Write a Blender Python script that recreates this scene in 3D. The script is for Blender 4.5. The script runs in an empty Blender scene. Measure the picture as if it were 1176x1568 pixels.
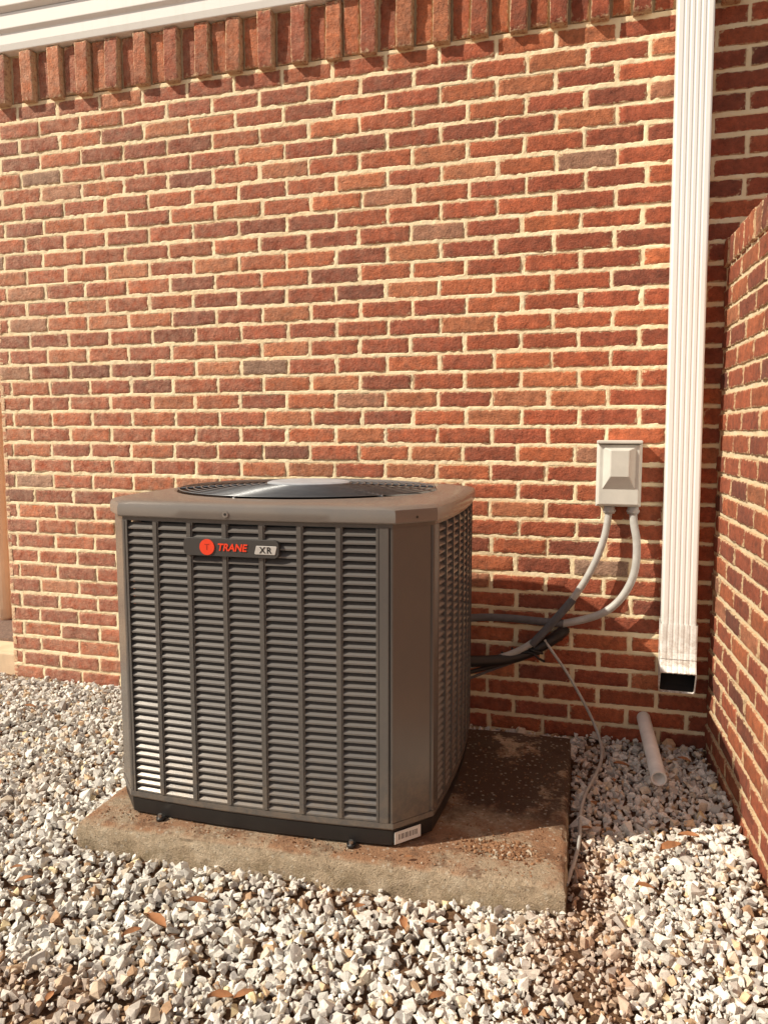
import bpy, bmesh, math, random
import numpy as np
from mathutils import Vector, Matrix
random.seed(7); rng=np.random.default_rng(7)
scene=bpy.context.scene
COL=scene.collection

# ---------------------------------------------------------------- helpers
def link(o,parent=None):
    COL.objects.link(o)
    if parent is not None: o.parent=parent
    return o
def empty(name,loc=(0,0,0),rz=0):
    e=bpy.data.objects.new(name,None); e.location=loc; e.rotation_euler=(0,0,rz); e.empty_display_size=.1
    return link(e)
def mesh(name,V,F,mat,parent=None,smooth=False):
    me=bpy.data.meshes.new(name); me.from_pydata([tuple(v) for v in V],[],[tuple(f) for f in F]); me.update()
    if mat: me.materials.append(mat)
    if smooth: me.polygons.foreach_set('use_smooth',[True]*len(me.polygons))
    return link(bpy.data.objects.new(name,me),parent)
def mesh_np(name,V,F,mat,parent=None,smooth=False,col=None):
    V=np.ascontiguousarray(V,dtype=np.float32); F=np.ascontiguousarray(F,dtype=np.int32)
    me=bpy.data.meshes.new(name); k=F.shape[1]
    me.vertices.add(len(V)); me.vertices.foreach_set('co',V.ravel())
    me.loops.add(F.size); me.loops.foreach_set('vertex_index',F.ravel())
    me.polygons.add(len(F)); me.polygons.foreach_set('loop_start',np.arange(0,F.size,k,dtype=np.int32))
    me.polygons.foreach_set('use_smooth',np.full(len(F),smooth,dtype=bool))
    me.update(calc_edges=True)
    if col is not None:
        a=me.color_attributes.new('bcol','FLOAT_COLOR','POINT'); a.data.foreach_set('color',np.ascontiguousarray(col,dtype=np.float32).ravel())
    me.materials.append(mat)
    return link(bpy.data.objects.new(name,me),parent)
def bevel(o,w=.002,seg=2):
    m=o.modifiers.new('bevel','BEVEL'); m.width=w; m.segments=seg; m.limit_method='ANGLE'; m.angle_limit=math.radians(35)
    return o
def box(name,x0,x1,y0,y1,z0,z1,mat,parent=None,bw=0):
    V=[(x0,y0,z0),(x1,y0,z0),(x1,y1,z0),(x0,y1,z0),(x0,y0,z1),(x1,y0,z1),(x1,y1,z1),(x0,y1,z1)]
    F=[(0,3,2,1),(4,5,6,7),(0,1,5,4),(1,2,6,5),(2,3,7,6),(3,0,4,7)]
    o=mesh(name,V,F,mat,parent)
    if bw: bevel(o,bw)
    return o
def tube(name,pts,r,mat,parent=None,cyclic=False,radii=None):
    cu=bpy.data.curves.new(name,'CURVE'); cu.dimensions='3D'; cu.bevel_depth=r; cu.bevel_resolution=4; cu.use_fill_caps=True
    sp=cu.splines.new('NURBS'); sp.points.add(len(pts)-1)
    for i,p in enumerate(pts):
        sp.points[i].co=(p[0],p[1],p[2],1)
        if radii: sp.points[i].radius=radii[i]
    sp.order_u=3; sp.use_endpoint_u=True; sp.use_cyclic_u=cyclic; sp.resolution_u=8
    cu.materials.append(mat)
    return link(bpy.data.objects.new(name,cu),parent)
def cyl(name,p0,p1,r,mat,parent=None,n=24,smooth=True,r1=None):
    p0=Vector(p0);p1=Vector(p1);d=(p1-p0).normalized(); a=d.orthogonal().normalized(); b=d.cross(a)
    r1=r if r1 is None else r1
    V=[];F=[]
    for p,rr in((p0,r),(p1,r1)):
        for i in range(n):
            t=2*math.pi*i/n; V.append(p+rr*(a*math.cos(t)+b*math.sin(t)))
    for i in range(n): F.append((i,(i+1)%n,n+(i+1)%n,n+i))
    F.append(tuple(range(n))[::-1]); F.append(tuple(range(n,2*n)))
    o=mesh(name,V,F,mat,parent)
    for i,pl in enumerate(o.data.polygons): pl.use_smooth = smooth and i<n
    return o
_tab=rng.random((256,256))
def vnoise(x,y,sc,seed=0):
    x=np.asarray(x)*sc+seed*17.3+1000; y=np.asarray(y)*sc+seed*5.7+1000
    xi=np.floor(x).astype(int); yi=np.floor(y).astype(int); fx=x-xi; fy=y-yi
    fx=fx*fx*(3-2*fx); fy=fy*fy*(3-2*fy)
    g=lambda a,b:_tab[a%256,b%256]
    return (g(xi,yi)*(1-fx)*(1-fy)+g(xi+1,yi)*fx*(1-fy)+g(xi,yi+1)*(1-fx)*fy+g(xi+1,yi+1)*fx*fy)*2-1

# ---------------------------------------------------------------- materials
class M:
    def __init__(s,name):
        s.m=bpy.data.materials.new(name); s.m.use_nodes=True; s.t=s.m.node_tree; s.b=s.t.nodes['Principled BSDF']
        s.pos=s.n('ShaderNodeNewGeometry').outputs['Position']
    def n(s,ty,**k):
        nd=s.t.nodes.new(ty)
        for a,v in k.items(): setattr(nd,a,v)
        return nd
    def l(s,a,b): s.t.links.new(a,b)
    def set(s,**k):
        for a,v in k.items():
            a=a.replace('_',' ')
            if isinstance(v,bpy.types.NodeSocket): s.l(v,s.b.inputs[a])
            else: s.b.inputs[a].default_value=v if not isinstance(v,tuple) or len(v)==4 else (*v,1)
        return s
    def noise(s,sc,det=3,rough=.6,vec=None):
        nd=s.n('ShaderNodeTexNoise'); nd.inputs['Scale'].default_value=sc; nd.inputs['Detail'].default_value=det; nd.inputs['Roughness'].default_value=rough
        s.l(vec if vec else s.pos,nd.inputs['Vector']); return nd.outputs['Fac']
    def ramp(s,f,stops,interp='LINEAR'):
        nd=s.n('ShaderNodeValToRGB'); r=nd.color_ramp; r.interpolation=interp
        while len(r.elements)>1: r.elements.remove(r.elements[-1])
        r.elements[0].position=stops[0][0]; c=stops[0][1]; r.elements[0].color=(*c,1) if isinstance(c,tuple) else (c,c,c,1)
        for p,c in stops[1:]:
            e=r.elements.new(p); e.color=(*c,1) if isinstance(c,tuple) else (c,c,c,1)
        s.l(f,nd.inputs[0]); return nd.outputs['Color']
    def mix(s,f,a,b,mode='MIX'):
        nd=s.n('ShaderNodeMix',data_type='RGBA',blend_type=mode)
        for v,i in((f,0),(a,6),(b,7)):
            if isinstance(v,bpy.types.NodeSocket): s.l(v,nd.inputs[i])
            elif i==0: nd.inputs[0].default_value=v
            else: nd.inputs[i].default_value=(*v,1)
        return nd.outputs[2]
    def math(s,op,a,b=0,clamp=False):
        nd=s.n('ShaderNodeMath',operation=op); nd.use_clamp=clamp
        for v,i in((a,0),(b,1)):
            if isinstance(v,bpy.types.NodeSocket): s.l(v,nd.inputs[i])
            else: nd.inputs[i].default_value=v
        return nd.outputs[0]
    def mrange(s,f,a,b,c,d):
        nd=s.n('ShaderNodeMapRange'); s.l(f,nd.inputs[0])
        for i,v in zip((1,2,3,4),(a,b,c,d)): nd.inputs[i].default_value=v
        return nd.outputs[0]
    def bump(s,h,dist=.002,st=1.0):
        nd=s.n('ShaderNodeBump'); nd.inputs['Distance'].default_value=dist; nd.inputs['Strength'].default_value=st
        s.l(h,nd.inputs['Height']); s.l(nd.outputs[0],s.b.inputs['Normal']); return s

def mat_brick():
    s=M('brick_clay')
    at=s.n('ShaderNodeAttribute',attribute_name='bcol'); sep=s.n('ShaderNodeSeparateColor'); s.l(at.outputs['Color'],sep.inputs[0])
    base=s.ramp(sep.outputs[0],[(0,(.24,.068,.042)),(.08,(.33,.082,.043)),(.3,(.41,.094,.044)),(.6,(.48,.115,.048)),(.85,(.56,.155,.06)),(.93,(.58,.20,.09)),(.97,(.50,.20,.11)),(1,(.38,.24,.17))])
    n1=s.noise(36,5,.72); n2=s.noise(9,3); n3=s.noise(260,2)
    c=s.mix(1,base,s.ramp(n1,[(.25,.5),(.5,1.0),(.75,1.35)]),'MULTIPLY')
    c=s.mix(1,c,s.ramp(n2,[(.3,.8),(.7,1.18)]),'MULTIPLY')
    c=s.mix(s.ramp(n3,[(.58,0.0),(.70,.65)]),c,(.08,.028,.018))
    cg=s.n('ShaderNodeCombineColor'); [s.l(sep.outputs[1],cg.inputs[i]) for i in range(3)]
    c=s.mix(1,c,cg.outputs[0],'MULTIPLY')
    e=s.math('MULTIPLY',sep.outputs[2],.5)
    sm=s.math('ADD',e,s.math('MULTIPLY',s.noise(60,4,.7),1.0))
    smf=s.ramp(sm,[(.84,0.0),(1.05,.75)])
    c=s.mix(smf,c,(.82,.62,.38))
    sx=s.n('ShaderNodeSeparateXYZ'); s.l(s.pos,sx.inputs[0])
    hz=s.math('MULTIPLY',s.mrange(sx.outputs[0],-2.7,-.2,.52,.05),s.ramp(s.noise(22,6,.8),[(.33,0.0),(.65,1.0)]))  # chalky bloom plus glare painted into the brick colour, stronger toward the left
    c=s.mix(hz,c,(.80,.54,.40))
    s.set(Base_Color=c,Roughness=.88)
    s.bump(s.math('ADD',s.noise(110,5,.75),s.math('MULTIPLY',s.noise(34,3),1.0)),.008,.95)
    return s.m
def mat_mortar(k=1.0):
    s=M('mortar')
    c=s.ramp(s.noise(14,5,.7),[(.3,(.90*k,.70*k,.44*k)),(.55,(.97*k,.82*k,.56*k)),(.8,(.97*k,.87*k,.66*k))])
    c=s.mix(s.ramp(s.noise(80,3),[(.62,0.0),(.8,.4)]),c,(.52,.33,.20))
    s.set(Base_Color=c,Roughness=.95); s.bump(s.noise(180,4,.7),.003,.7); return s.m
def mat_plain(name,col,rough=.5,metal=0,var=.12,sc=20,bumpd=0,bsc=200):
    s=M(name); c=s.mix(1,col,s.ramp(s.noise(sc,4),[(.3,1-var),(.7,1+var)]),'MULTIPLY')
    s.set(Base_Color=c,Roughness=rough,Metallic=metal)
    if bumpd: s.bump(s.noise(bsc,3),bumpd)
    return s.m
def mat_white():
    s=M('white_painted_metal')
    mp=s.n('ShaderNodeMapping'); mp.inputs['Scale'].default_value=(30,30,2); s.l(s.pos,mp.inputs[0])
    st=s.noise(1.0,4,.6,vec=mp.outputs[0])
    c=s.mix(s.ramp(st,[(.55,0.0),(.85,.3)]),(.96,.95,.93),(.76,.70,.62))
    sx=s.n('ShaderNodeSeparateXYZ'); s.l(s.pos,sx.inputs[0])
    g=s.math('MULTIPLY',s.mrange(sx.outputs[2],.55,.25,0,.75),s.ramp(s.noise(30,6,.8),[(.45,0.0),(.58,1.0)]))
    c=s.mix(g,c,(.36,.25,.15))
    s.set(Base_Color=c,Roughness=.34); return s.m
def mat_gravel():
    s=M('gravel_stone')
    at=s.n('ShaderNodeAttribute',attribute_name='bcol')
    c=s.mix(1,at.outputs['Color'],s.ramp(s.noise(90,4,.7),[(.25,.7),(.5,1.0),(.75,1.15)]),'MULTIPLY')
    c=s.mix(s.ramp(s.noise(400,2),[(.6,0.0),(.7,.3)]),c,(.20,.17,.15))
    s.set(Base_Color=c,Roughness=.85); s.bump(s.noise(300,3),.0015,.7); return s.m
def mat_soil():
    s=M('soil'); c=s.ramp(s.noise(40,6,.75),[(.25,(.08,.038,.02)),(.5,(.24,.12,.06)),(.75,(.42,.25,.14))])
    s.set(Base_Color=c,Roughness=1.0); s.bump(s.noise(120,6,.8),.02,1); return s.m
def mat_concrete():
    s=M('weathered_concrete')
    tc=s.n('ShaderNodeTexCoord').outputs['Object']
    c=s.ramp(s.noise(11,7,.75,vec=tc),[(.28,(.42,.31,.21)),(.5,(.62,.48,.34)),(.75,(.78,.66,.51))])
    c=s.mix(1,c,s.ramp(s.noise(120,4,.7,vec=tc),[(.3,.70),(.6,1.1)]),'MULTIPLY')
    sx=s.n('ShaderNodeSeparateXYZ'); s.l(tc,sx.inputs[0])
    top=s.mrange(sx.outputs[2],.058,.066,0,1)
    st=s.math('MULTIPLY',s.ramp(s.noise(5.5,6,.72,vec=tc),[(.44,0.0),(.55,.85)]),top)
    c=s.mix(st,c,(.42,.20,.10))
    st2=s.math('MULTIPLY',s.ramp(s.noise(13,6,.75,vec=tc),[(.52,0.0),(.62,.7)]),top)
    c=s.mix(st2,c,(.20,.10,.055))
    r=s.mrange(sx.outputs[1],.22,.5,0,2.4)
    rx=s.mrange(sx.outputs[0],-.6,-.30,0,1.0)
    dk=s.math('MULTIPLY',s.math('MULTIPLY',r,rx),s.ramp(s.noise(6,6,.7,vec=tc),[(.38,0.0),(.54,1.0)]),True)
    c=s.mix(s.math('MULTIPLY',dk,.9),c,(.075,.038,.022))  # stains that also carry painted shade, near black toward the back right
    vo=s.n('ShaderNodeTexVoronoi'); vo.inputs['Scale'].default_value=75; s.l(tc,vo.inputs['Vector'])
    c=s.mix(s.ramp(vo.outputs['Distance'],[(.10,.65),(.24,0.0)]),c,(.15,.11,.08))
    vo2=s.n('ShaderNodeTexVoronoi'); vo2.inputs['Scale'].default_value=48; s.l(tc,vo2.inputs['Vector'])
    c=s.mix(s.ramp(vo2.outputs['Distance'],[(.12,.5),(.26,0.0)]),c,(.78,.70,.58))
    c=s.mix(s.math('MULTIPLY',s.mrange(sx.outputs[2],.060,.0,0,.8),s.ramp(s.noise(18,6,.75,vec=tc),[(.44,.0),(.62,.85)])),c,(.27,.20,.11))
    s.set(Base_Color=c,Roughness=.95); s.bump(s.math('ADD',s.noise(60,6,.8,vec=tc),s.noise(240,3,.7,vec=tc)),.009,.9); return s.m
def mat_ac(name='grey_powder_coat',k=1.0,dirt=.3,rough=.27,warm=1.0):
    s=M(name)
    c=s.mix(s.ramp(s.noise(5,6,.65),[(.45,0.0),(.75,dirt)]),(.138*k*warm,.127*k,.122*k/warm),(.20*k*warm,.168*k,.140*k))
    sx=s.n('ShaderNodeSeparateXYZ'); s.l(s.pos,sx.inputs[0])
    g=s.math('MULTIPLY',s.mrange(sx.outputs[2],.32,.12,0,.4),s.ramp(s.noise(26,6,.75),[(.42,0.0),(.6,1.0)]))
    c=s.mix(g,c,(.30,.23,.17))
    s.set(Base_Color=c,Roughness=rough,Metallic=.3); s.bump(s.noise(500,2),.0004,.4); return s.m
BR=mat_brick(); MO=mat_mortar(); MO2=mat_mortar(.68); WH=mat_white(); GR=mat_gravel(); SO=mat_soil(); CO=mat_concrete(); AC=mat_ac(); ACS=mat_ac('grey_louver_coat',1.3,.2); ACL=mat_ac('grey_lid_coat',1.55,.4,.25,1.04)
BLK=mat_plain('black_plastic',(.018,.016,.016),.45)
COIL=mat_plain('coil_fins',(.05,.053,.06),.4,.6)
DARK=mat_plain('dark_interior',(.012,.011,.011),.8)
GUARD=mat_plain('guard_wire',(.20,.21,.23),.3,.6)
HUB=mat_plain('fan_hub_sky_sheen',(.50,.55,.62),.42,.3)  # bluish sky reflection on the hub is painted into its base colour
GREYBOX=mat_plain('grey_enamel',(.66,.65,.60),.45,0,.08,14)
PVC=mat_plain('grey_pvc',(.48,.47,.45),.45,0,.14,30)
HOSE=mat_plain('dark_insulation',(.12,.12,.13),.7,0,.2,40,.001)
BEIGE=mat_plain('beige_plastic',(.80,.60,.43),.55,0,.08,8)
RED=mat_plain('red_badge',(.85,.06,.02),.4,0,.03)
SIL=mat_plain('silver_badge',(.60,.57,.55),.35,.2,.03)
LABEL=mat_plain('paper_label',(.85,.84,.82),.6,0,.05)
STEEL=mat_plain('screw_steel',(.45,.43,.42),.3,.9)
LEAF=mat_plain('dead_leaf',(.36,.16,.07),.8,0,.35,30)
SLAB=mat_plain('porch_concrete',(.80,.60,.41),.9,0,.15,9,.002)
MAT_=mat_plain('door_mat_fibre',(.22,.15,.12),1,0,.4,120,.004)

# ---------------------------------------------------------------- brick generator
CH=.0677; BL=.2032; J=.0133
def brick_set(name,bricks,origin,U,N,parent,skirt=.02,tag=0,tone=1.0):
    """bricks: array (u0,u1,v0,v1,w)"""
    B=np.array(bricks); n=len(B); nx=16; nz=10
    L=B[:,1]-B[:,0]; H=B[:,3]-B[:,2]
    def fr(L,k):
        ins=.0024
        inner=[ins+(L-2*ins)*i/(k-5) for i in range(k-4)]
        return np.stack([0*L,0*L]+inner+[L,L],1)
    us=B[:,:1]+fr(L,nx); vs=B[:,2:3]+fr(H,nz)
    u=np.repeat(us[:,None,:],nz,1); v=np.repeat(vs[:,:,None],nx,2)
    ring=np.zeros((nz,nx)); 
    for j in range(nz):
        for i in range(nx):
            ring[j,i]=min(i,j,nx-1-i,nz-1-j)
    ring=np.broadcast_to(ring,u.shape)
    w=np.where(ring==0,-skirt,np.where(ring==1,-.0016,0.0))+B[:,4][:,None,None]
    ru=vnoise(u,v,45,tag+1)*.0012+vnoise(u,v,150,tag+2)*.0014
    rv=vnoise(u,v,38,tag+3)*.0011+vnoise(u,v,140,tag+4)*.0016
    w=w+np.where(ring>0,vnoise(u,v,30,tag+5)*.0010+vnoise(u,v,110,tag+6)*.0013,0)
    chip=np.clip(vnoise(u,v,26,tag+7)-.5,0,1)*.010
    w=w-np.where(ring==1,chip,np.where(ring==2,chip*.5,0))
    tilt=rng.normal(0,.0009,(n,1,1)); w=w+tilt*((v-B[:,2][:,None,None])/.05-.5)
    u2=u+ru; v2=v+rv
    o=np.array(origin);U=np.array(U,float);N=np.array(N,float)
    P=o+u2[...,None]*U+v2[...,None]*np.array([0,0,1.])+w[...,None]*N
    r1=rng.random(n)
    col=np.zeros(u.shape+(4,)); col[...,0]=r1[:,None,None]; col[...,1]=tone*rng.uniform(.82,1.08,(n,1,1))
    col[...,2]=np.where(ring<=1,1,np.where(ring==2,.75,0)); col[...,3]=1
    idx=np.arange(n*nz*nx).reshape(n,nz,nx)
    F=np.stack([idx[:,:-1,:-1],idx[:,:-1,1:],idx[:,1:,1:],idx[:,1:,:-1]],-1).reshape(-1,4)
    if np.dot(np.cross(U,[0,0,1]),N)<0: F=F[:,::-1]
    return mesh_np(name,P.reshape(-1,3),F,BR,parent,True,col.reshape(-1,4))
def running(length,z0,rows,shift=0.0,lo=0.0):
    out=[]
    for r in range(rows):
        off=(r%2)*BL/2+shift+random.uniform(-.007,.007)
        dz=random.uniform(-.0012,.0012)
        u=-BL+off
        while u<length:
            a=max(u+J/2+random.uniform(-.002,.002),lo); b=min(u+BL-J/2+random.uniform(-.002,.002),length)
            if b-a>.02:
                out.append((a,b,z0+r*CH+J/2+dz+random.uniform(-.0013,.0013),z0+(r+1)*CH-J/2+dz+random.uniform(-.0013,.0013),random.gauss(0,.0009)))
            u+=BL
    return out
def mortar(name,origin,U,N,L,z0,z1,res,parent,tag=0,rec=.0042,mat=None,bricks=None):
    nu=int(L/res)+1; nv=int((z1-z0)/res)+1
    ua=np.linspace(0,L,nu); va=np.linspace(z0,z1,nv)
    u,v=np.meshgrid(ua,va)
    w=-rec+vnoise(u,v,60,tag+11)*.0012+vnoise(u,v,18,tag+12)*.0013+vnoise(u,v,160,tag+13)*.0010
    if bricks:
        m=.0035
        for b in bricks:
            i0,i1=np.searchsorted(ua,(b[0]+m,b[1]-m)); j0,j1=np.searchsorted(va,(b[2]+m,b[3]-m))
            w[j0:j1,i0:i1]=-.014
    o=np.array(origin);U=np.array(U,float);N=np.array(N,float)
    P=o+u[...,None]*U+v[...,None]*np.array([0,0,1.])+w[...,None]*N
    idx=np.arange(nu*nv).reshape(nv,nu)
    F=np.stack([idx[:-1,:-1],idx[:-1,1:],idx[1:,1:],idx[1:,:-1]],-1).reshape(-1,4)
    if np.dot(np.cross(U,[0,0,1]),N)<0: F=F[:,::-1]
    return mesh_np(name,P.reshape(-1,3),F,mat or MO,parent,True)

XL=-2.63; XR=1.7; TOPC=2.49
bld=empty('brick_building')
o0=(XL,0,0)
rows=int(round((TOPC+.0677)/CH))
Lm=XR-XL
z0=TOPC-rows*CH
fb=running(Lm,z0,rows,.06)
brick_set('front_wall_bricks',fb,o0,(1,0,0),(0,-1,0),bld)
mortar('front_wall_mortar',o0,(1,0,0),(0,-1,0),Lm,z0,TOPC+.008,.0045,bld,0,.0024,MO,fb)
mortar('dentil_mortar',o0,(1,0,0),(0,-1,0),Lm,TOPC+.009,2.70,.01,bld,2,.010,MO2)
sb=[];i=0;u=0.0
while u<Lm-.05:
    proud=.030 if i%2 else .002
    sb.append((u+.005,u+CH-.005,TOPC+(.002 if i%2 else .014)+random.uniform(-.004,.004),TOPC+.198+.0,proud+random.gauss(0,.003))); u+=CH;i+=1
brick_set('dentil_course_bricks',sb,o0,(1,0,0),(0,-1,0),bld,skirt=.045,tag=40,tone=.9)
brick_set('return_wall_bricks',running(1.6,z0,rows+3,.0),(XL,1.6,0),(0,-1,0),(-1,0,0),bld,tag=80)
mortar('return_wall_mortar',(XL,1.6,0),(0,-1,0),(-1,0,0),1.6-.004,z0,2.70,.02,bld,3)
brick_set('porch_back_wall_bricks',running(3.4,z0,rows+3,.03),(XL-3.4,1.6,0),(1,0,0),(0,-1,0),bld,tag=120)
mortar('porch_back_wall_mortar',(XL-3.4,1.6,0),(1,0,0),(0,-1,0),3.4,z0,2.70,.03,bld,5)
xa,xb=-6.1,XR+.3
def prof(name,pts,mat,x0=xa,x1=xb):
    V=[(x0,y,z) for y,z in pts]+[(x1,y,z) for y,z in pts]; n=len(pts)
    F=[(i,(i+1)%n,n+(i+1)%n,n+i) for i in range(n)]+[tuple(range(n))[::-1],tuple(range(n,2*n))]
    return bevel(mesh(name,V,F,mat,bld),.003)
prof('frieze_board',[(-.034,2.694),(-.040,2.72),(-.040,2.762),(-.052,2.774),(-.052,2.835),(.2,2.835),(.2,2.694)],WH)
prof('crown_trim',[(-.050,2.838),(-.070,2.852),(-.070,2.915),(-.080,2.925),(-.080,3.06),(.2,3.06),(.2,2.838)],WH)
prof('upper_siding',[(-.070,3.062),(-.060,3.25),(-.060,3.6),(.2,3.6),(.2,3.062)],WH)
box('porch_slab',XL-3.4,XL-.012,.05,1.58,-.1,.08,SLAB,bld,.008)
box('door_mat',XL-1.2,XL-.15,.22,.62,.081,.095,MAT_,bld)
box('wall_core',XL+.02,XR,.02,1.5,0,2.68,DARK,bld)

# side wall (built in its own frame, slightly off square to the building)
sw=empty('brick_wall',(.332,-.008,0),math.radians(4.5))
WTOP=1.655; WL=2.1
rw=int(round((WTOP+.07)/CH)); wz0=WTOP-rw*CH
wb=running(WL,wz0,rw,.02)
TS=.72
brick_set('wall_bricks',wb,(0,0,0),(0,-1,0),(-1,0,0),sw,tag=160,tone=TS)
mortar('wall_mortar',(0,0,0),(0,-1,0),(-1,0,0),WL,wz0,WTOP+.05,.005,sw,7,.0055,MO2,wb)
brick_set('wall_far_face_bricks',running(WL,wz0,rw,.02),(.24,0,0),(0,-1,0),(1,0,0),sw,tag=161,tone=TS)
mortar('wall_far_mortar',(.24,0,0),(0,-1,0),(1,0,0),WL,wz0,WTOP+.05,.03,sw,8,.0042,MO2)
brick_set('wall_end_bricks',running(.24,wz0,rw,.05),(0,-WL,0),(1,0,0),(0,-1,0),sw,tag=162,tone=TS)
mortar('wall_end_mortar',(0,-WL,0),(1,0,0),(0,-1,0),.24,wz0,WTOP+.02,.03,sw,9,.0042,MO2)
cb=[];u=0
while u<WL:
    cb.append((u+.005,u+CH-.005,WTOP+.004,WTOP+.09,.006+random.gauss(0,.0015))); u+=CH
brick_set('cap_side_bricks',cb,(0,0,0),(0,-1,0),(-1,0,0),sw,skirt=.03,tag=163,tone=TS)
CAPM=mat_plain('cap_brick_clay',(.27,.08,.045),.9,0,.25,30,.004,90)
for k,b in enumerate(cb):
    box('cap_brick_%d'%k,.003,.24,-b[1],-b[0],WTOP,WTOP+.088,CAPM,sw,.004)
box('cap_mortar',.010,.236,-WL+.006,-.012,WTOP-.02,WTOP+.078,MO2,sw)

# ---------------------------------------------------------------- ground
xs=np.concatenate([[-60,-20,-8],np.linspace(-4.2,.9,420),[3,20,60]])
ys=np.concatenate([[-60,-20,-6],np.linspace(-3.2,.3,300),[3,20,60]])
X,Y=np.meshgrid(xs,ys)
def patch(x,y):
    a=np.exp(-(((x+.02)/.11)**2+((y+1.30)/.19)**2)*1.1)*1.0
    b=np.exp(-(((x+.04)/.055)**2+((y+.98)/.24)**2))*.8
    c=np.exp(-(((x+1.05)/.24)**2+((y+1.72)/.10)**2))*.6
    d=np.exp(-(((x+.55)/.35)**2+((y+1.22)/.04)**2))*.25
    e=np.exp(-(((x+.05)/.05)**2+((y+.2)/.2)**2))*.6
    g=(a+b+c+d+e)*(1+.6*vnoise(x,y,14,90))
    return np.clip(g,0,1)
def gh(x,y): return vnoise(x,y,3.2,2)*.008+vnoise(x,y,9,3)*.005
inside=((X>-4.2)&(X<.9)&(Y>-3.2)&(Y<.3))
Z=np.where(inside,gh(X,Y)-.014+.020*patch(X,Y)+vnoise(X,Y,45,4)*.005+vnoise(X,Y,22,5)*.005,-.02)
idx=np.arange(X.size).reshape(X.shape)
F=np.stack([idx[:-1,:-1],idx[:-1,1:],idx[1:,1:],idx[1:,:-1]],-1).reshape(-1,4)
mesh_np('ground',np.stack([X,Y,Z],-1).reshape(-1,3),F,SO,None,True)

# ---------------------------------------------------------------- pad
PC=Vector((-.0855,-1.1225,0)); prz=math.radians(2.4)
def pad():
    nx,ny=150,110
    W,D,H=1.275,.915,.07
    xs=np.linspace(-W,0,nx); ys=np.linspace(0,D,ny)
    x,y=np.meshgrid(xs,ys)
    z=H+vnoise(x,y,6,31)*.0018+vnoise(x,y,40,32)*.0008
    ed=np.minimum(np.minimum(x+W,-x),np.minimum(y,D-y))
    z=z-np.where(ed<.006,.0025+.006*np.clip(vnoise(x,y,30,33),0,1)+.004*np.abs(vnoise(x,y,90,34)),0)
    P=np.stack([x,y,z],-1)
    idx=np.arange(nx*ny).reshape(ny,nx)
    Fs=[np.stack([idx[:-1,:-1],idx[:-1,1:],idx[1:,1:],idx[1:,:-1]],-1).reshape(-1,4)]
    allP=[P.reshape(-1,3)]; base=nx*ny
    loop=list(idx[0,:])+list(idx[1:,-1])+list(idx[-1,-2::-1])+list(idx[-2:0:-1,0])
    Lp=P.reshape(-1,3)[loop]
    n=len(loop); prev=np.array(loop)
    for k,(dz,out) in enumerate([(.008,.003),(.018,.005),(.028,.006),(.038,.007),(.05,.007),(.062,.008),(.12,.008)]):
        Q=Lp.copy(); s=np.arange(n)*.0085
        dirx=np.where(np.abs(Lp[:,0]+W)<1e-6,-1,np.where(np.abs(Lp[:,0])<1e-6,1,0)); diry=np.where(np.abs(Lp[:,1])<1e-6,-1,np.where(np.abs(Lp[:,1]-D)<1e-6,1,0))
        o=out+vnoise(s,s*0+k*.35,20,35)*.003+vnoise(s,s*0+k*.5,70,36)*.0025
        Q[:,0]+=dirx*o; Q[:,1]+=diry*o; Q[:,2]=H-dz
        ids=base+np.arange(n); base+=n; allP.append(Q)
        nxt=np.roll(np.arange(n),-1)
        Fs.append(np.stack([prev,ids,ids[nxt],prev[nxt]],-1)); prev=ids
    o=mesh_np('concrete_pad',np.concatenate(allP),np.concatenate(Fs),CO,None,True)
    o.data.set_sharp_from_angle(angle=math.radians(40))
    o.location=PC; o.rotation_euler=(0,0,prz); return o
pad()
def in_pad(x,y,m=0.0):
    c,s=math.cos(-prz),math.sin(-prz); dx=x-PC.x; dy=y-PC.y
    lx=c*dx-s*dy; ly=s*dx+c*dy
    return (lx>-1.275-m)&(lx<m)&(ly>-m)&(ly<.915+m)

# ---------------------------------------------------------------- gravel
def rocks():
    vs=[];fs=[]
    for k in range(30):
        bm=bmesh.new()
        for i in range(random.randint(9,13)):
            v=Vector((random.gauss(0,1),random.gauss(0,1),random.gauss(0,1))).normalized()
            v=Vector((v.x*random.uniform(.85,1.2),v.y*.85,v.z*.68)); bm.verts.new(v)
        bmesh.ops.convex_hull(bm,input=bm.verts)
        bmesh.ops.delete(bm,geom=[v for v in bm.verts if not v.link_faces],context='VERTS')
        bm.verts.index_update()
        vs.append(np.array([v.co[:] for v in bm.verts])); fs.append(np.array([[v.index for v in f.verts] for f in bm.faces])); bm.free()
    return vs,fs
RV,RF=rocks()
def scatter(xmin,xmax,ymin,ymax,sp,rmean,zoff,keep=1.0,pk=.75):
    gx,gy=np.meshgrid(np.arange(xmin,xmax,sp),np.arange(ymin,ymax,sp)); n=gx.size
    x=gx.ravel()+rng.uniform(-.6,.6,n)*sp; y=gy.ravel()+rng.uniform(-.6,.6,n)*sp
    r=rmean*np.exp(rng.normal(0,.30,n))
    p=patch(x,y)
    xw=.332-.0787*y
    ok=(rng.random(n)<keep*(1-pk*p))&(~in_pad(x,y,.010+r*.5))&(x<xw-.012)&(y<-.012)
    x,y,r,p=x[ok],y[ok],r[ok],p[ok]
    z=gh(x,y)+zoff+rng.uniform(-.004,.004,len(x))+.014*p
    return x,y,z,r,p
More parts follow.
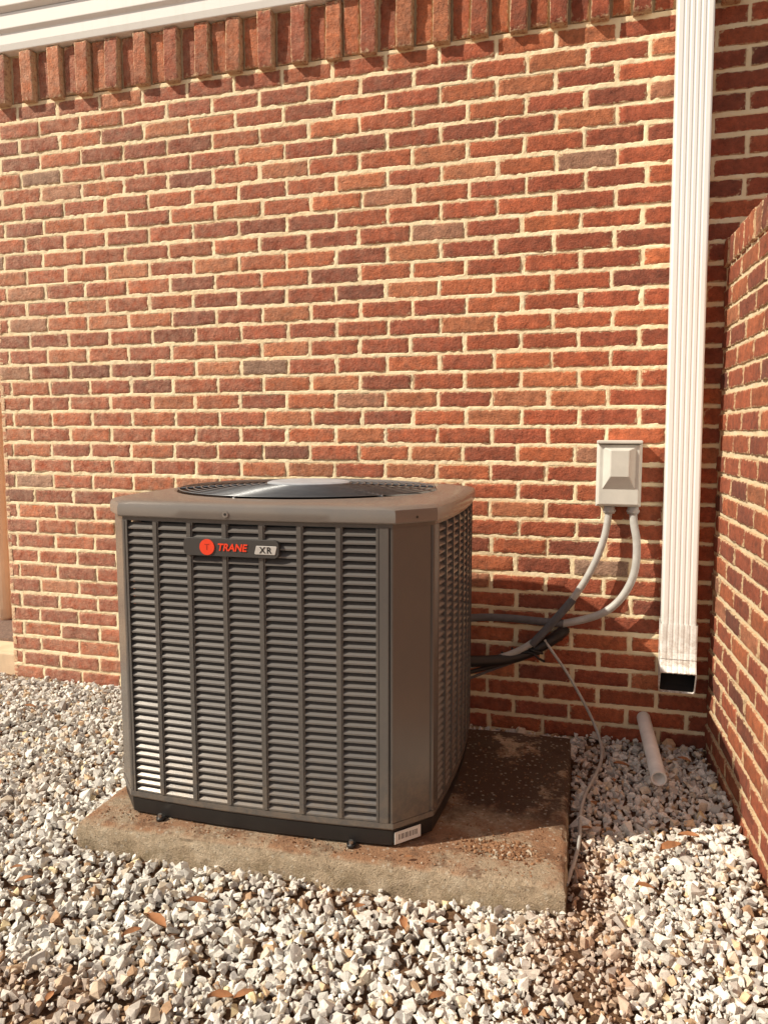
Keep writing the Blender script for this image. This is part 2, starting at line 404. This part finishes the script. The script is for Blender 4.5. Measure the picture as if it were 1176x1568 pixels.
sets=[scatter(-3.9,.6,-3.0,0,.0190,.0114,-.004),scatter(-3.9,.6,-3.0,0,.026,.0126,.004,.75,.85),scatter(-3.9,.6,-3.0,0,.036,.0065,.011,.7,.3),scatter(-.3,.25,-1.6,-.7,.014,.0055,.0,.9,0),scatter(-1.5,-.6,-1.95,-1.5,.016,.0055,.0,.6,0)]
x,y,z,r,p=[np.concatenate(a) for a in zip(*sets)]
n=len(x); kind=rng.integers(0,30,n)
pal=np.array([(.74,.70,.65),(.84,.80,.74),(.62,.59,.55),(.90,.87,.81),(.74,.63,.50),(.46,.43,.41),(.74,.52,.33),(.84,.68,.42),(.48,.30,.18)])
pr=np.array([.27,.23,.16,.14,.10,.045,.028,.012,.018]); pr/=pr.sum()
ci=rng.choice(len(pal),n,p=pr); cc=pal[ci]*rng.uniform(.86,1.08,(n,1))
tint=np.clip(p*1.3+np.clip(vnoise(x,y,2.3,60)-.45,0,1)*.7,0,.92)[:,None]*rng.uniform(.2,1,(n,1))
cc=cc*(1-tint)+np.array([.48,.28,.16])*tint
q=rng.normal(size=(n,4)); q/=np.linalg.norm(q,axis=1,keepdims=True)
a,b,c_,d=q.T
R=np.stack([1-2*(c_**2+d**2),2*(b*c_-a*d),2*(b*d+a*c_),2*(b*c_+a*d),1-2*(b**2+d**2),2*(c_*d-a*b),2*(b*d-a*c_),2*(c_*d+a*b),1-2*(b**2+c_**2)],-1).reshape(n,3,3)
Vs=[];Fs=[];Cs=[];base=0
for k in range(30):
    m=np.where(kind==k)[0]
    if len(m)==0: continue
    v=RV[k]; nv=len(v)
    P=np.einsum('nij,vj->nvi',R[m],v)*r[m][:,None,None]+np.stack([x[m],y[m],z[m]],-1)[:,None,:]
    Ff=(RF[k][None]+(np.arange(len(m))*nv)[:,None,None]).reshape(-1,3)+base
    C=np.ones((len(m),nv,4)); C[...,:3]=cc[m][:,None,:]
    Vs.append(P.reshape(-1,3));Fs.append(Ff);Cs.append(C.reshape(-1,4)); base+=len(m)*nv
mesh_np('gravel',np.concatenate(Vs),np.concatenate(Fs),GR,None,False,np.concatenate(Cs))

# dirt clods on pad (one object)
Vs=[];Fs=[];Cs=[];base=0
for i in range(1700):
    k=random.randrange(30); rr=random.uniform(.0012,.0045)
    if i<900:
        px=random.gauss(-.24,.045);py=random.gauss(-1.005,.02)
        if random.random()<.25: rr=random.uniform(.004,.009)
    elif i<1400: px=random.uniform(-.42,-.1);py=random.uniform(-1.1,-.3)
    else: px=random.uniform(-1.33,-.15);py=random.uniform(-1.15,-1.09)
    if not bool(in_pad(np.array(px),np.array(py),-.01)): continue
    hz_=.010*math.exp(-(((px+.24)/.04)**2+((py+1.005)/.018)**2)) if i<900 else 0
    Rm=np.array(Matrix.Rotation(random.uniform(0,6),3,Vector((random.random(),random.random(),1)).normalized()))
    P=RV[k]@Rm.T*rr+np.array([px,py,.071+hz_]); Vs.append(P); Fs.append(RF[k]+base); base+=len(P)
    C=np.ones((len(P),4)); C[:,:3]=(.30,.155,.08) if random.random()<.9 else (.5,.42,.33); Cs.append(C)
mesh_np('soil_debris',np.concatenate(Vs),np.concatenate(Fs),GR,None,False,np.concatenate(Cs))
V=[];F=[]
def leaf(x,y,z,L,a):
    b=len(V); ca,sa=math.cos(a),math.sin(a); c=random.uniform(-.3,.3); tx=random.uniform(-.25,.25)
    for t,wd,h in((0,.02,0),(.25,.2,.12),(.55,.24,.16),(.8,.13,.1),(1,.01,0)):
        for s in(-1,0,1):
            lx=(t-.5)*L; ly=s*wd*L; V.append((x+lx*ca-ly*sa,y+lx*sa+ly*ca,z+h*L*.5+abs(s)*L*.1*(1+c)+tx*lx))
    for i in range(4):
        for j in range(2): F.append((b+i*3+j,b+i*3+j+1,b+i*3+j+4,b+i*3+j+3))
for (lx,ly,L) in [(.17,-.80,.07),(.22,-.72,.055),(.10,-1.0,.045),(-.95,-1.45,.06),(-.98,-1.50,.045),(-.70,-1.62,.05),(-.66,-1.60,.04),(-.42,-1.30,.04),(-.36,-1.28,.03),(.05,-.3,.05),(-.03,-.6,.04),(-2.2,-.4,.05),(-1.8,-1.0,.05),(.25,-.2,.05),(-1.6,-1.3,.05),(-1.35,-1.4,.04),(-.3,-1.5,.04),(-.2,-.2,.03),(-.9,-1.36,.05)]+[(random.uniform(-3,.3),random.uniform(-2.2,-.05),random.uniform(.02,.035)) for _ in range(40)]:
    zz=.078 if bool(in_pad(np.array(lx),np.array(ly))) else .029
    leaf(lx,ly,zz,L,random.uniform(0,6))
mesh('fallen_leaves',V,F,LEAF,None,True)

# ---------------------------------------------------------------- air conditioner
Zp=.072
ac=empty('air_conditioner',(-.892,-.666,0),math.radians(2.0))
W,D,cx,cy,BOW=.908,.85,.085,.095,.016
def outline(off=0,m=9):
    w,d=W/2+off,D/2+off; a,b=cx,cy; P=[]
    for i in range(m):
        t=-1+2*i/(m-1); P.append((t*(w-a),-d-BOW*(1-t*t)))
    for i in range(m):
        t=-1+2*i/(m-1); P.append((w+BOW*(1-t*t),t*(d-b)))
    for i in range(m):
        t=1-2*i/(m-1); P.append((t*(w-a),d+BOW*(1-t*t)))
    for i in range(m):
        t=1-2*i/(m-1); P.append((-w-BOW*(1-t*t),t*(d-b)))
    return P
def loft(name,rings,mat,capb=False,capt=False,smooth=False,parent=ac):
    n=len(rings[0]);V=[];F=[]
    for r_ in rings: V+=r_
    for k in range(len(rings)-1):
        for i in range(n): F.append((k*n+i,k*n+(i+1)%n,(k+1)*n+(i+1)%n,(k+1)*n+i))
    if capb:F.append(tuple(range(n))[::-1])
    if capt:F.append(tuple(range((len(rings)-1)*n,len(rings)*n)))
    o=mesh(name,V,F,mat,parent,smooth)
    if smooth: o.data.set_sharp_from_angle(angle=math.radians(27))
    return o
def ringz(off,z): return [(x_,y_,z) for x_,y_ in outline(off)]
loft('base_pan',[ringz(-.012,Zp),ringz(-.004,Zp+.006),ringz(-.002,Zp+.045),ringz(-.012,Zp+.052)],BLK,True,True)
loft('coil_core',[ringz(-.035,Zp+.03),ringz(-.035,.90)],COIL,True,True)
loft('bottom_rail',[ringz(-.02,.120),ringz(.0,.120),ringz(.002,.124),ringz(.001,.137),ringz(-.02,.139)],AC)
loft('top_rail',[ringz(-.02,.884),ringz(.0,.886),ringz(.0,.915)],AC)
w_,d_=W/2,D/2
sd=[((-(w_-cx),-d_),((w_-cx),-d_)),((w_,-(d_-cy)),(w_,(d_-cy))),(((w_-cx),d_),(-(w_-cx),d_)),((-w_,(d_-cy)),(-w_,-(d_-cy)))]
NRM=[(0,-1),(1,0),(0,1),(-1,0)]
def curve_pt(side,t,off=0):
    (x0,y0),(x1,y1)=sd[side]; nx_,ny_=NRM[side]
    tt=2*t-1; bw=BOW*(1-tt*tt)+off
    return (x0+(x1-x0)*t+nx_*bw, y0+(y1-y0)*t+ny_*bw)
tl={0:(.0,.955),1:(.045,.97),2:(.03,.97),3:(.03,.97)}
for k in range(4):
    a1=tl[k][1]; k2=(k+1)%4; b0=tl[k2][0]
    q0=Vector(curve_pt(k,1)); q1=Vector(curve_pt(k2,0)); nn=Vector((q1.y-q0.y,-(q1.x-q0.x))).normalized()
    pts=[curve_pt(k,a1,-.02),curve_pt(k,a1,.0015),curve_pt(k,.985,.0015),curve_pt(k,.990,-.004),curve_pt(k,.994,.001),curve_pt(k,1,.0)]
    for t in(.04,.5,.90): pts.append(tuple(q0.lerp(q1,t)))
    pts.append(tuple(q0.lerp(q1,.93)-nn*.004)); pts.append(tuple(q0.lerp(q1,.96)))
    pts+=[curve_pt(k2,0,.0),curve_pt(k2,max(b0,.02),.0015),curve_pt(k2,max(b0,.02),-.02)]
    n_=len(pts); V=[(p_[0],p_[1],z_) for z_ in(.1375,.887) for p_ in pts]
    F=[(i,i+1,n_+i+1,n_+i) for i in range(n_-1)]
    mesh('corner_post_%d'%k,V,F,AC,ac)
V=[];F=[];
def addbox(c8):
    b=len(V); V.extend(c8); F.extend([(b,b+3,b+2,b+1),(b+4,b+5,b+6,b+7),(b,b+1,b+5,b+4),(b+1,b+2,b+6,b+5),(b+2,b+3,b+7,b+6),(b+3,b,b+4,b+7)])
NS=37; zb,zt=.139,.884; pitch=(zt-zb)/NS
for k in range(4):
    t0,t1=tl[k]; nc=7
    nx_,ny_=NRM[k]
    def q(P_,o,z): return (P_[0]+nx_*o,P_[1]+ny_*o,z)
    for c in range(nc):
        a=t0+(t1-t0)*c/nc; b=t0+(t1-t0)*(c+1)/nc
        A=curve_pt(k,a+.001); B=curve_pt(k,b-.001)
        for s in range(NS):
            z0_=zb+s*pitch; o0_,o1_=-.001,-.014; h_=.0135
            j1,j2=random.uniform(-.0004,.0004),random.uniform(-.0004,.0004)
            addbox([q(A,o0_,z0_+j1),q(B,o0_,z0_+j2),q(B,o1_,z0_+h_),q(A,o1_,z0_+h_),q(A,o0_,z0_+.0042+j1),q(B,o0_,z0_+.0042+j2),q(B,o1_,z0_+h_+.0026),q(A,o1_,z0_+h_+.0026)])
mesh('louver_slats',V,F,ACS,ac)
V=[];F=[]
for k in range(4):
    t0,t1=tl[k]; nx_,ny_=NRM[k]
    for c in range(0,8):
        t=t0+(t1-t0)*c/7; hw=.0088/(.738 if k%2==0 else .66)
        if c==0: ts=(t,t+hw)
        elif c==7: ts=(t-hw,t)
        else: ts=(t-hw,t+hw)
        A=curve_pt(k,max(ts[0],0)); B=curve_pt(k,min(ts[1],1))
        q=lambda P_,o,z:(P_[0]+nx_*o,P_[1]+ny_*o,z)
        z0_,z1_=.138,.886
        addbox([q(A,-.001,z0_),q(B,-.001,z0_),q(B,-.018,z0_),q(A,-.018,z0_),q(A,-.001,z1_),q(B,-.001,z1_),q(B,-.018,z1_),q(A,-.018,z1_)])
        mA=[(A[i]*.75+B[i]*.25) for i in(0,1)]; mB=[(A[i]*.25+B[i]*.75) for i in(0,1)]
        addbox([q(mA,.0018,z0_+.002),q(mB,.0018,z0_+.002),q(mB,-.002,z0_+.002),q(mA,-.002,z0_+.002),q(mA,.0018,z1_-.002),q(mB,.0018,z1_-.002),q(mB,-.002,z1_-.002),q(mA,-.002,z1_-.002)])
mesh('louver_bars',V,F,AC,ac)
R0=.392
def circ(r_,z): 
    return [(r_*math.cos(math.atan2(y_,x_)),r_*math.sin(math.atan2(y_,x_)),z) for x_,y_ in outline(0,25)]
def ro(off,z): return [(x_,y_,z) for x_,y_ in outline(off,25)]
def lerpr(A,B,t,z): return [(a[0]*(1-t)+b[0]*t,a[1]*(1-t)+b[1]*t,z) for a,b in zip(A,B)]
O=ro(-.012,0);C0=circ(R0+.012,0)
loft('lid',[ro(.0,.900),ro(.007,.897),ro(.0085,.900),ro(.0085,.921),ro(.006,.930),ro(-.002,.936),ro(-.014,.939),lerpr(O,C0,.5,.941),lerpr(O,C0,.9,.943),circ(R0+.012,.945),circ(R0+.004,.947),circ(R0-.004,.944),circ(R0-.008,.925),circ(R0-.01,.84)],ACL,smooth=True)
loft('fan_well',[circ(R0-.012,.90),circ(R0-.012,.70)],DARK,True,False)
cyl('fan_motor',(0,0,.72),(0,0,.90),.09,BLK,ac)
V=[];F=[]
for b_ in range(4):
    a0=b_*math.pi/2+.3
    for i in range(5):
        for j in range(2):
            rr=.08+.27*i/4; ang=a0+(-.35 if j==0 else .35)*(1+.3*i/4); V.append((rr*math.cos(ang),rr*math.sin(ang),.84+(j-.5)*.06))
    bb=b_*10
    for i in range(4):F.append((bb+2*i,bb+2*i+1,bb+2*i+3,bb+2*i+2))
mesh('fan_blades',V,F,BLK,ac,True)
guard_z=lambda rr:.951+.013*(1-(rr/R0)**2)
for i in range(13):
    rr=.13+(R0-.01-.13)*i/12
    bpy_c=bpy.data.curves.new('guard_ring_%d'%i,'CURVE'); bpy_c.dimensions='3D'; bpy_c.bevel_depth=.0018; bpy_c.bevel_resolution=2
    sp=bpy_c.splines.new('POLY'); sp.points.add(71); sp.use_cyclic_u=True
    for j in range(72):
        t=2*math.pi*j/72; sp.points[j].co=(rr*math.cos(t),rr*math.sin(t),guard_z(rr),1)
    bpy_c.materials.append(GUARD); link(bpy.data.objects.new('guard_ring_%d'%i,bpy_c),ac)
for i in range(6):
    t=2*math.pi*i/6+.35
    pts=[(rr*math.cos(t),rr*math.sin(t),guard_z(rr)-.003) for rr in(.03,.15,.28,R0-.002)]
    tube('guard_spoke_%d'%i,pts,.0034,GUARD,ac)
def disc(r_,z): return [(r_*math.cos(t),r_*math.sin(t),z) for t in np.linspace(0,2*math.pi,40,endpoint=False)]
loft('hub_plate',[disc(.125,.962),disc(.125,.966),disc(.112,.970),disc(.03,.974)],HUB,True,True)
for t in(.42,):
    p_=curve_pt(0,t,.0085); cyl('lid_screw_a',(p_[0],p_[1]+.002,.911),(p_[0],p_[1]-.003,.911),.008,STEEL,ac,16); cyl('lid_screw_hole',(p_[0],p_[1]+.002,.911),(p_[0],p_[1]-.0036,.911),.0035,BLK,ac,12)
q0=Vector(curve_pt(0,1,.0));q1=Vector(curve_pt(1,0,.0)); mid=q0.lerp(q1,.5); nn=Vector((q1.y-q0.y,-(q1.x-q0.x))).normalized()
mm=mid+nn*.006; cyl('lid_screw_b',(*mm,.911),(*(mm+nn*.006),.911),.0075,STEEL,ac,16); cyl('lid_screw_b_hole',(*mm,.911),(*(mm+nn*.0066),.911),.0035,BLK,ac,12)
def rrect(name,xc,zc,w,h,y0,y1,rad,mat,sk=0):
    P=[]
    for (sx,sz,a0) in((1,1,0),(-1,1,90),(-1,-1,180),(1,-1,270)):
        for i in range(6):
            a=math.radians(a0+18*i); P.append((xc+sx*(w/2-rad)+rad*math.cos(a)+sk*(sz),zc+sz*(h/2-rad)+rad*math.sin(a)))
    n_=len(P); V=[(a,y0,b) for a,b in P]+[(a,y1,b) for a,b in P]
    F=[tuple(range(n_))[::-1],tuple(range(n_,2*n_))]+[(i,(i+1)%n_,n_+(i+1)%n_,n_+i) for i in range(n_)]
    o=mesh(name,V,F,mat,ac); bm=bmesh.new(); bm.from_mesh(o.data); bmesh.ops.recalc_face_normals(bm,faces=bm.faces); bm.to_mesh(o.data); bm.free(); return bevel(o,.001)
by=-D/2-.013; bz=.826; bxc=-.048
BADGE=mat_plain('badge_grey',(.07,.064,.062),.4,.2,.03)
rrect('badge_plate',bxc,bz,.262,.046,by+.004,by-.010,.014,BADGE)
cyl('badge_disc',(bxc-.064,by-.008,bz),(bxc-.064,by-.0125,bz),.0205,RED,ac,28)
rrect('badge_chip',bxc+.096,bz-.003,.056,.022,by-.008,by-.0115,.003,SIL,.002)
def text(name,body,x_,z_,size,mat,shear=0,y_=by-.0112,ex=.0006,bold=.0,sp=1.0):
    cu=bpy.data.curves.new(name,'FONT'); cu.body=body; cu.size=size; cu.align_x='CENTER'; cu.align_y='CENTER'; cu.extrude=ex; cu.shear=shear; cu.offset=bold; cu.space_character=sp; cu.materials.append(mat)
    o=bpy.data.objects.new(name,cu); o.location=(x_,y_,z_); o.rotation_euler=(math.pi/2,0,0); return link(o,ac)
text('badge_lettering','TRANE',bxc+.004,bz,.0255,RED,.2,bold=.0007)
text('badge_chip_lettering','XR',bxc+.096,bz-.003,.0225,BLK,.0,by-.0118,bold=.0003,sp=1.25)
text('badge_disc_glyph','T',bxc-.064,bz,.022,mat_plain('badge_dark_red',(.42,.03,.015),.5),.0,by-.0126)
o=box('serial_label',-.04,.04,-.0006,.0006,-.016,.016,LABEL,ac); 
q0=Vector(curve_pt(0,1,-.002)); dirv=(q1-q0).normalized(); ctr=q0+dirv*.045+nn*.0015
o.location=(ctr.x,ctr.y,.096); o.rotation_euler=(0,0,math.atan2(dirv.y,dirv.x))
for kk in range(14):
    bx=-.028+kk*.0042; oo=box('label_bar_%d'%kk,bx,bx+random.choice([.001,.002]),-.0009,.0009,-.006,.008,BLK,o)
for i,t in enumerate((.13,.86)):
    p_=curve_pt(0,t,.0); cyl('foot_bracket_%d'%i,(p_[0],p_[1]-.008,Zp),(p_[0],p_[1]-.008,Zp+.008),.012,BLK,ac,16)
    cyl('anchor_bolt_%d'%i,(p_[0],p_[1]-.012,Zp+.006),(p_[0],p_[1]-.012,Zp+.018),.0055,STEEL,ac,6,False)

# ---------------------------------------------------------------- downspout
ds=empty('downspout')
def ds_profile(x0,x1,yf,yb,rib=.0014):
    P=[];nr=5; w=x1-x0; m=.014
    P.append((x0+.006,yf)); 
    seg=(w-2*m)/nr
    for i in range(nr):
        a=x0+m+seg*i
        P+= [(a+seg*.25,yf),(a+seg*.4,yf+rib),(a+seg*.6,yf+rib),(a+seg*.75,yf)]
    P+=[(x1-.006,yf),(x1-.0017,yf+.0017),(x1,yf+.006),(x1,yb-.004),(x1-.004,yb),(x0+.004,yb),(x0,yb-.004),(x0,yf+.006),(x0+.0017,yf+.0017)]
    return P
def ds_loft(name,secs,mat):
    n_=len(secs[0]);V=[];F=[]
    for s_ in secs:V+=s_
    for k in range(len(secs)-1):
        for i in range(n_):F.append((k*n_+i,k*n_+(i+1)%n_,(k+1)*n_+(i+1)%n_,(k+1)*n_+i))
    return mesh(name,V,F,mat,ds)
x0,x1=.170,.280
ds_loft('pipe',[[(a-s_,b,z_) for a,b in ds_profile(x0,x1,-.122,-.036)] for z_,s_ in((3.3,.032),(.40,0))],WH)
def esec(pr,cyc,cz,phi):
    c,s=math.cos(phi),math.sin(phi); ym=-.0795
    return [(a,cyc+(b-ym)*c,cz-(b-ym)*s) for a,b in pr]
prE=ds_profile(x0-.004,x1+.004,-.127,-.032,.001)
prI=ds_profile(x0+.000,x1-.000,-.123,-.036,.001)
stat=[(-.0795,.47,0),(-.0795,.40,0),(-.0825,.365,.20),(-.0825,.364,.36),(-.094,.325,.60),(-.095,.324,.78),(-.112,.288,1.0),(-.128,.268,1.08)]
lip=(-.1245,.2715,1.07)
ds_loft('elbow',[esec(prE,*a) for a in stat]+[esec(prI,*stat[-1]),esec(prI,*lip)],WH)
prD=ds_profile(x0+.0005,x1-.0005,-.1225,-.0365,.001)
ds_loft('elbow_shade_lining',[esec(prD,*a) for a in stat[1:-1]+[lip]],DARK)  # dark lining stands in for the shade inside the white elbow

# ---------------------------------------------------------------- disconnect box
db=empty('electrical_disconnect_box',(.008,0,0))
box('back_box',-.062,.075,-.055,-.001,.858,1.075,GREYBOX,db,.004)
box('hood',-.069,.082,-.088,-.002,1.077,1.088,GREYBOX,db,.003)
def frus(name,b,t,y0,y1,mat):
    V=[(b[0],y0,b[2]),(b[1],y0,b[2]),(b[1],y0,b[3]),(b[0],y0,b[3]),(t[0],y1,t[2]),(t[1],y1,t[2]),(t[1],y1,t[3]),(t[0],y1,t[3])]
    F=[(0,1,2,3),(4,5,6,7),(0,1,5,4),(1,2,6,5),(2,3,7,6),(3,0,4,7)]
    return bevel(mesh(name,V,F,mat,db),.003)
frus('cover',(-.066,.079,.862,1.074),(-.060,.073,.866,1.072),-.056,-.074,GREYBOX)
frus('pull_handle',(-.046,.060,.925,1.064),(-.022,.040,.965,1.055),-.0745,-.100,GREYBOX)
for i,xx in enumerate((-.022,.058)):
    cyl('connector_%d'%i,(xx,-.035,.858),(xx,-.035,.832),.019,PVC,db,18); cyl('connector_nut_%d'%i,(xx,-.035,.846),(xx,-.035,.838),.022,PVC,db,8,False)
cd=empty('electrical_conduit')
tube('whip',[(-.014,-.035,.85),(-.018,-.04,.80),(-.03,-.05,.732),(-.068,-.06,.6255),(-.133,-.06,.5156),(-.2,-.07,.4275),(-.268,-.08,.35),(-.38,-.1,.292),(-.52,-.17,.27)],.0125,PVC,cd)
tube('feed',[(.066,-.035,.85),(.068,-.04,.80),(.084,-.05,.7365),(.080,-.06,.615),(.0235,-.06,.51),(-.0636,-.06,.4537),(-.165,-.06,.43)],.0135,PVC,cd)
tube('feed_dark',[(-.16,-.06,.431),(-.25,-.06,.433),(-.353,-.06,.4386),(-.5,-.08,.437),(-.6,-.18,.43)],.0145,HOSE,cd)
tube('whip_sleeve',[(-.128,-.06,.523),(-.2,-.068,.4275),(-.27,-.082,.35)],.0145,HOSE,cd)
rl=empty('refrigerant_line')
tube('insulated_line',[(-.55,-.2,.30),(-.40,-.12,.285),(-.30,-.07,.305),(-.22,-.05,.35),(-.17,-.02,.385),(-.16,.01,.39)],.021,BLK,rl)
tube('copper_line',[(-.55,-.2,.24),(-.42,-.13,.265),(-.30,-.07,.295),(-.22,-.045,.345),(-.17,.0,.36)],.008,BLK,rl)
tube('drip_line',[(-.5,-.16,.22),(-.4,-.1,.255),(-.33,-.08,.28),(-.25,-.06,.32)],.005,HOSE,rl)
for i in range(9):
    a_=random.uniform(0,6); cx_,cz_=random.uniform(-.36,-.24),random.uniform(.285,.33)
    tube('tape_strand_%d'%i,[(cx_-.03*math.cos(a_),-.075,cz_-.02*math.sin(a_)),(cx_,-.10,cz_),(cx_+.03*math.cos(a_),-.085,cz_+.02*math.sin(a_))],.0045,BLK,rl)
tube('low_voltage_cable',[(-.225,-.06,.365),(-.19,-.075,.32),(-.15,-.08,.27),(-.105,-.09,.20),(-.06,-.09,.12),(-.028,-.095,.05),(-.015,-.16,.028),(-.012,-.28,.028),(-.032,-.42,.03),(-.058,-.55,.032),(-.066,-.68,.03),(-.060,-.80,.03),(-.066,-.92,.03),(-.082,-1.04,.028)],.0052,PVC,None)

# ---------------------------------------------------------------- drain pipe
def pipe(name,p0,p1,ro_,ri,mat):
    p0=Vector(p0);p1=Vector(p1);d=(p1-p0).normalized();a=d.orthogonal().normalized();b=d.cross(a);n_=32;V=[];F=[]
    for p,r_ in((p0,ro_),(p1,ro_),(p1,ri),(p1-d*.3,ri)):
        for i in range(n_):
            t=2*math.pi*i/n_;V.append(p+r_*(a*math.cos(t)+b*math.sin(t)))
    for k in range(3):
        for i in range(n_):F.append((k*n_+i,k*n_+(i+1)%n_,(k+1)*n_+(i+1)%n_,(k+1)*n_+i))
    F.append(tuple(range(3*n_,4*n_)))
    o=mesh(name,V,F,mat)
    for i,pl in enumerate(o.data.polygons): pl.use_smooth=(i<n_ or 2*n_<=i<3*n_)
    return o
pipe('drain_pipe',(.126,.0,.090),(.157,-.455,.066),.0235,.0195,mat_plain('white_pvc',(.88,.84,.80),.4,0,.12,14))

# ---------------------------------------------------------------- storage bin on porch
sbn=empty('storage_bin')
def rr2(x0,x1,y0,y1,z_,rad):
    P=[]
    for (cx_,cy_,a0) in((x1-rad,y1-rad,0),(x0+rad,y1-rad,90),(x0+rad,y0+rad,180),(x1-rad,y0+rad,270)):
        for i in range(6):
            a=math.radians(a0+18*i);P.append((cx_+rad*math.cos(a),cy_+rad*math.sin(a),z_))
    return P
bx=(-3.75,-3.13,.50,1.15)
def ins(d,z_,rad=.05): return rr2(bx[0]+d,bx[1]-d,bx[2]+d,bx[3]-d,z_,rad)
loft('bin_body',[ins(.03,.081),ins(.012,.09),ins(.005,.11),ins(.0,.16),ins(0,1.2)],BEIGE,True,True,parent=sbn)
loft('bin_lid',[ins(-.02,1.2),ins(-.02,1.24),ins(-.01,1.27),ins(.05,1.30)],BEIGE,True,True,parent=sbn)

# ---------------------------------------------------------------- light, world, camera
el=math.radians(41); dh=Vector((.855,.518)).normalized()
d=Vector((dh.x*math.cos(el),dh.y*math.cos(el),-math.sin(el)))
sl=bpy.data.lights.new('sun','SUN'); sl.energy=5.0; sl.angle=math.radians(.6); sl.color=(1,.91,.74)
so=bpy.data.objects.new('sun',sl); so.rotation_euler=d.to_track_quat('-Z','Y').to_euler(); link(so)
w=bpy.data.worlds.new("World"); scene.world=w; w.use_nodes=True; nt=w.node_tree
sk=nt.nodes.new('ShaderNodeTexSky'); sk.sky_type='NISHITA'; sk.sun_disc=False; sk.sun_elevation=el; sk.sun_rotation=math.atan2(-dh.x,-dh.y)%(2*math.pi)
hs=nt.nodes.new('ShaderNodeHueSaturation'); hs.inputs['Saturation'].default_value=.5
mx=nt.nodes.new('ShaderNodeMix'); mx.data_type='RGBA'; mx.blend_type='MULTIPLY'; mx.inputs[0].default_value=1; mx.inputs[7].default_value=(1.0,.90,.78,1)
bg=nt.nodes['Background']; bg.inputs[1].default_value=.115
nt.links.new(sk.outputs[0],hs.inputs['Color']); nt.links.new(hs.outputs[0],mx.inputs[6]); nt.links.new(mx.outputs[2],bg.inputs[0])
cam=bpy.data.cameras.new('camera'); cam.sensor_fit='VERTICAL'; cam.sensor_height=24; cam.lens=24*1190/1568; cam.clip_end=300; cam.clip_start=.02
co=bpy.data.objects.new('camera',cam); link(co)
al=math.radians(16.5); th=math.radians(5.95)
Rv=Vector((math.cos(al),math.sin(al),0)); Fv=Vector((-math.sin(al)*math.cos(th),math.cos(al)*math.cos(th),-math.sin(th))); Uv=Rv.cross(Fv)
co.matrix_world=Matrix((( Rv.x,Uv.x,-Fv.x,0),(Rv.y,Uv.y,-Fv.y,-2.87),(Rv.z,Uv.z,-Fv.z,1.12),(0,0,0,1)))
scene.camera=co
scene.view_settings.view_transform='Standard'; scene.view_settings.look='None'; scene.view_settings.exposure=0
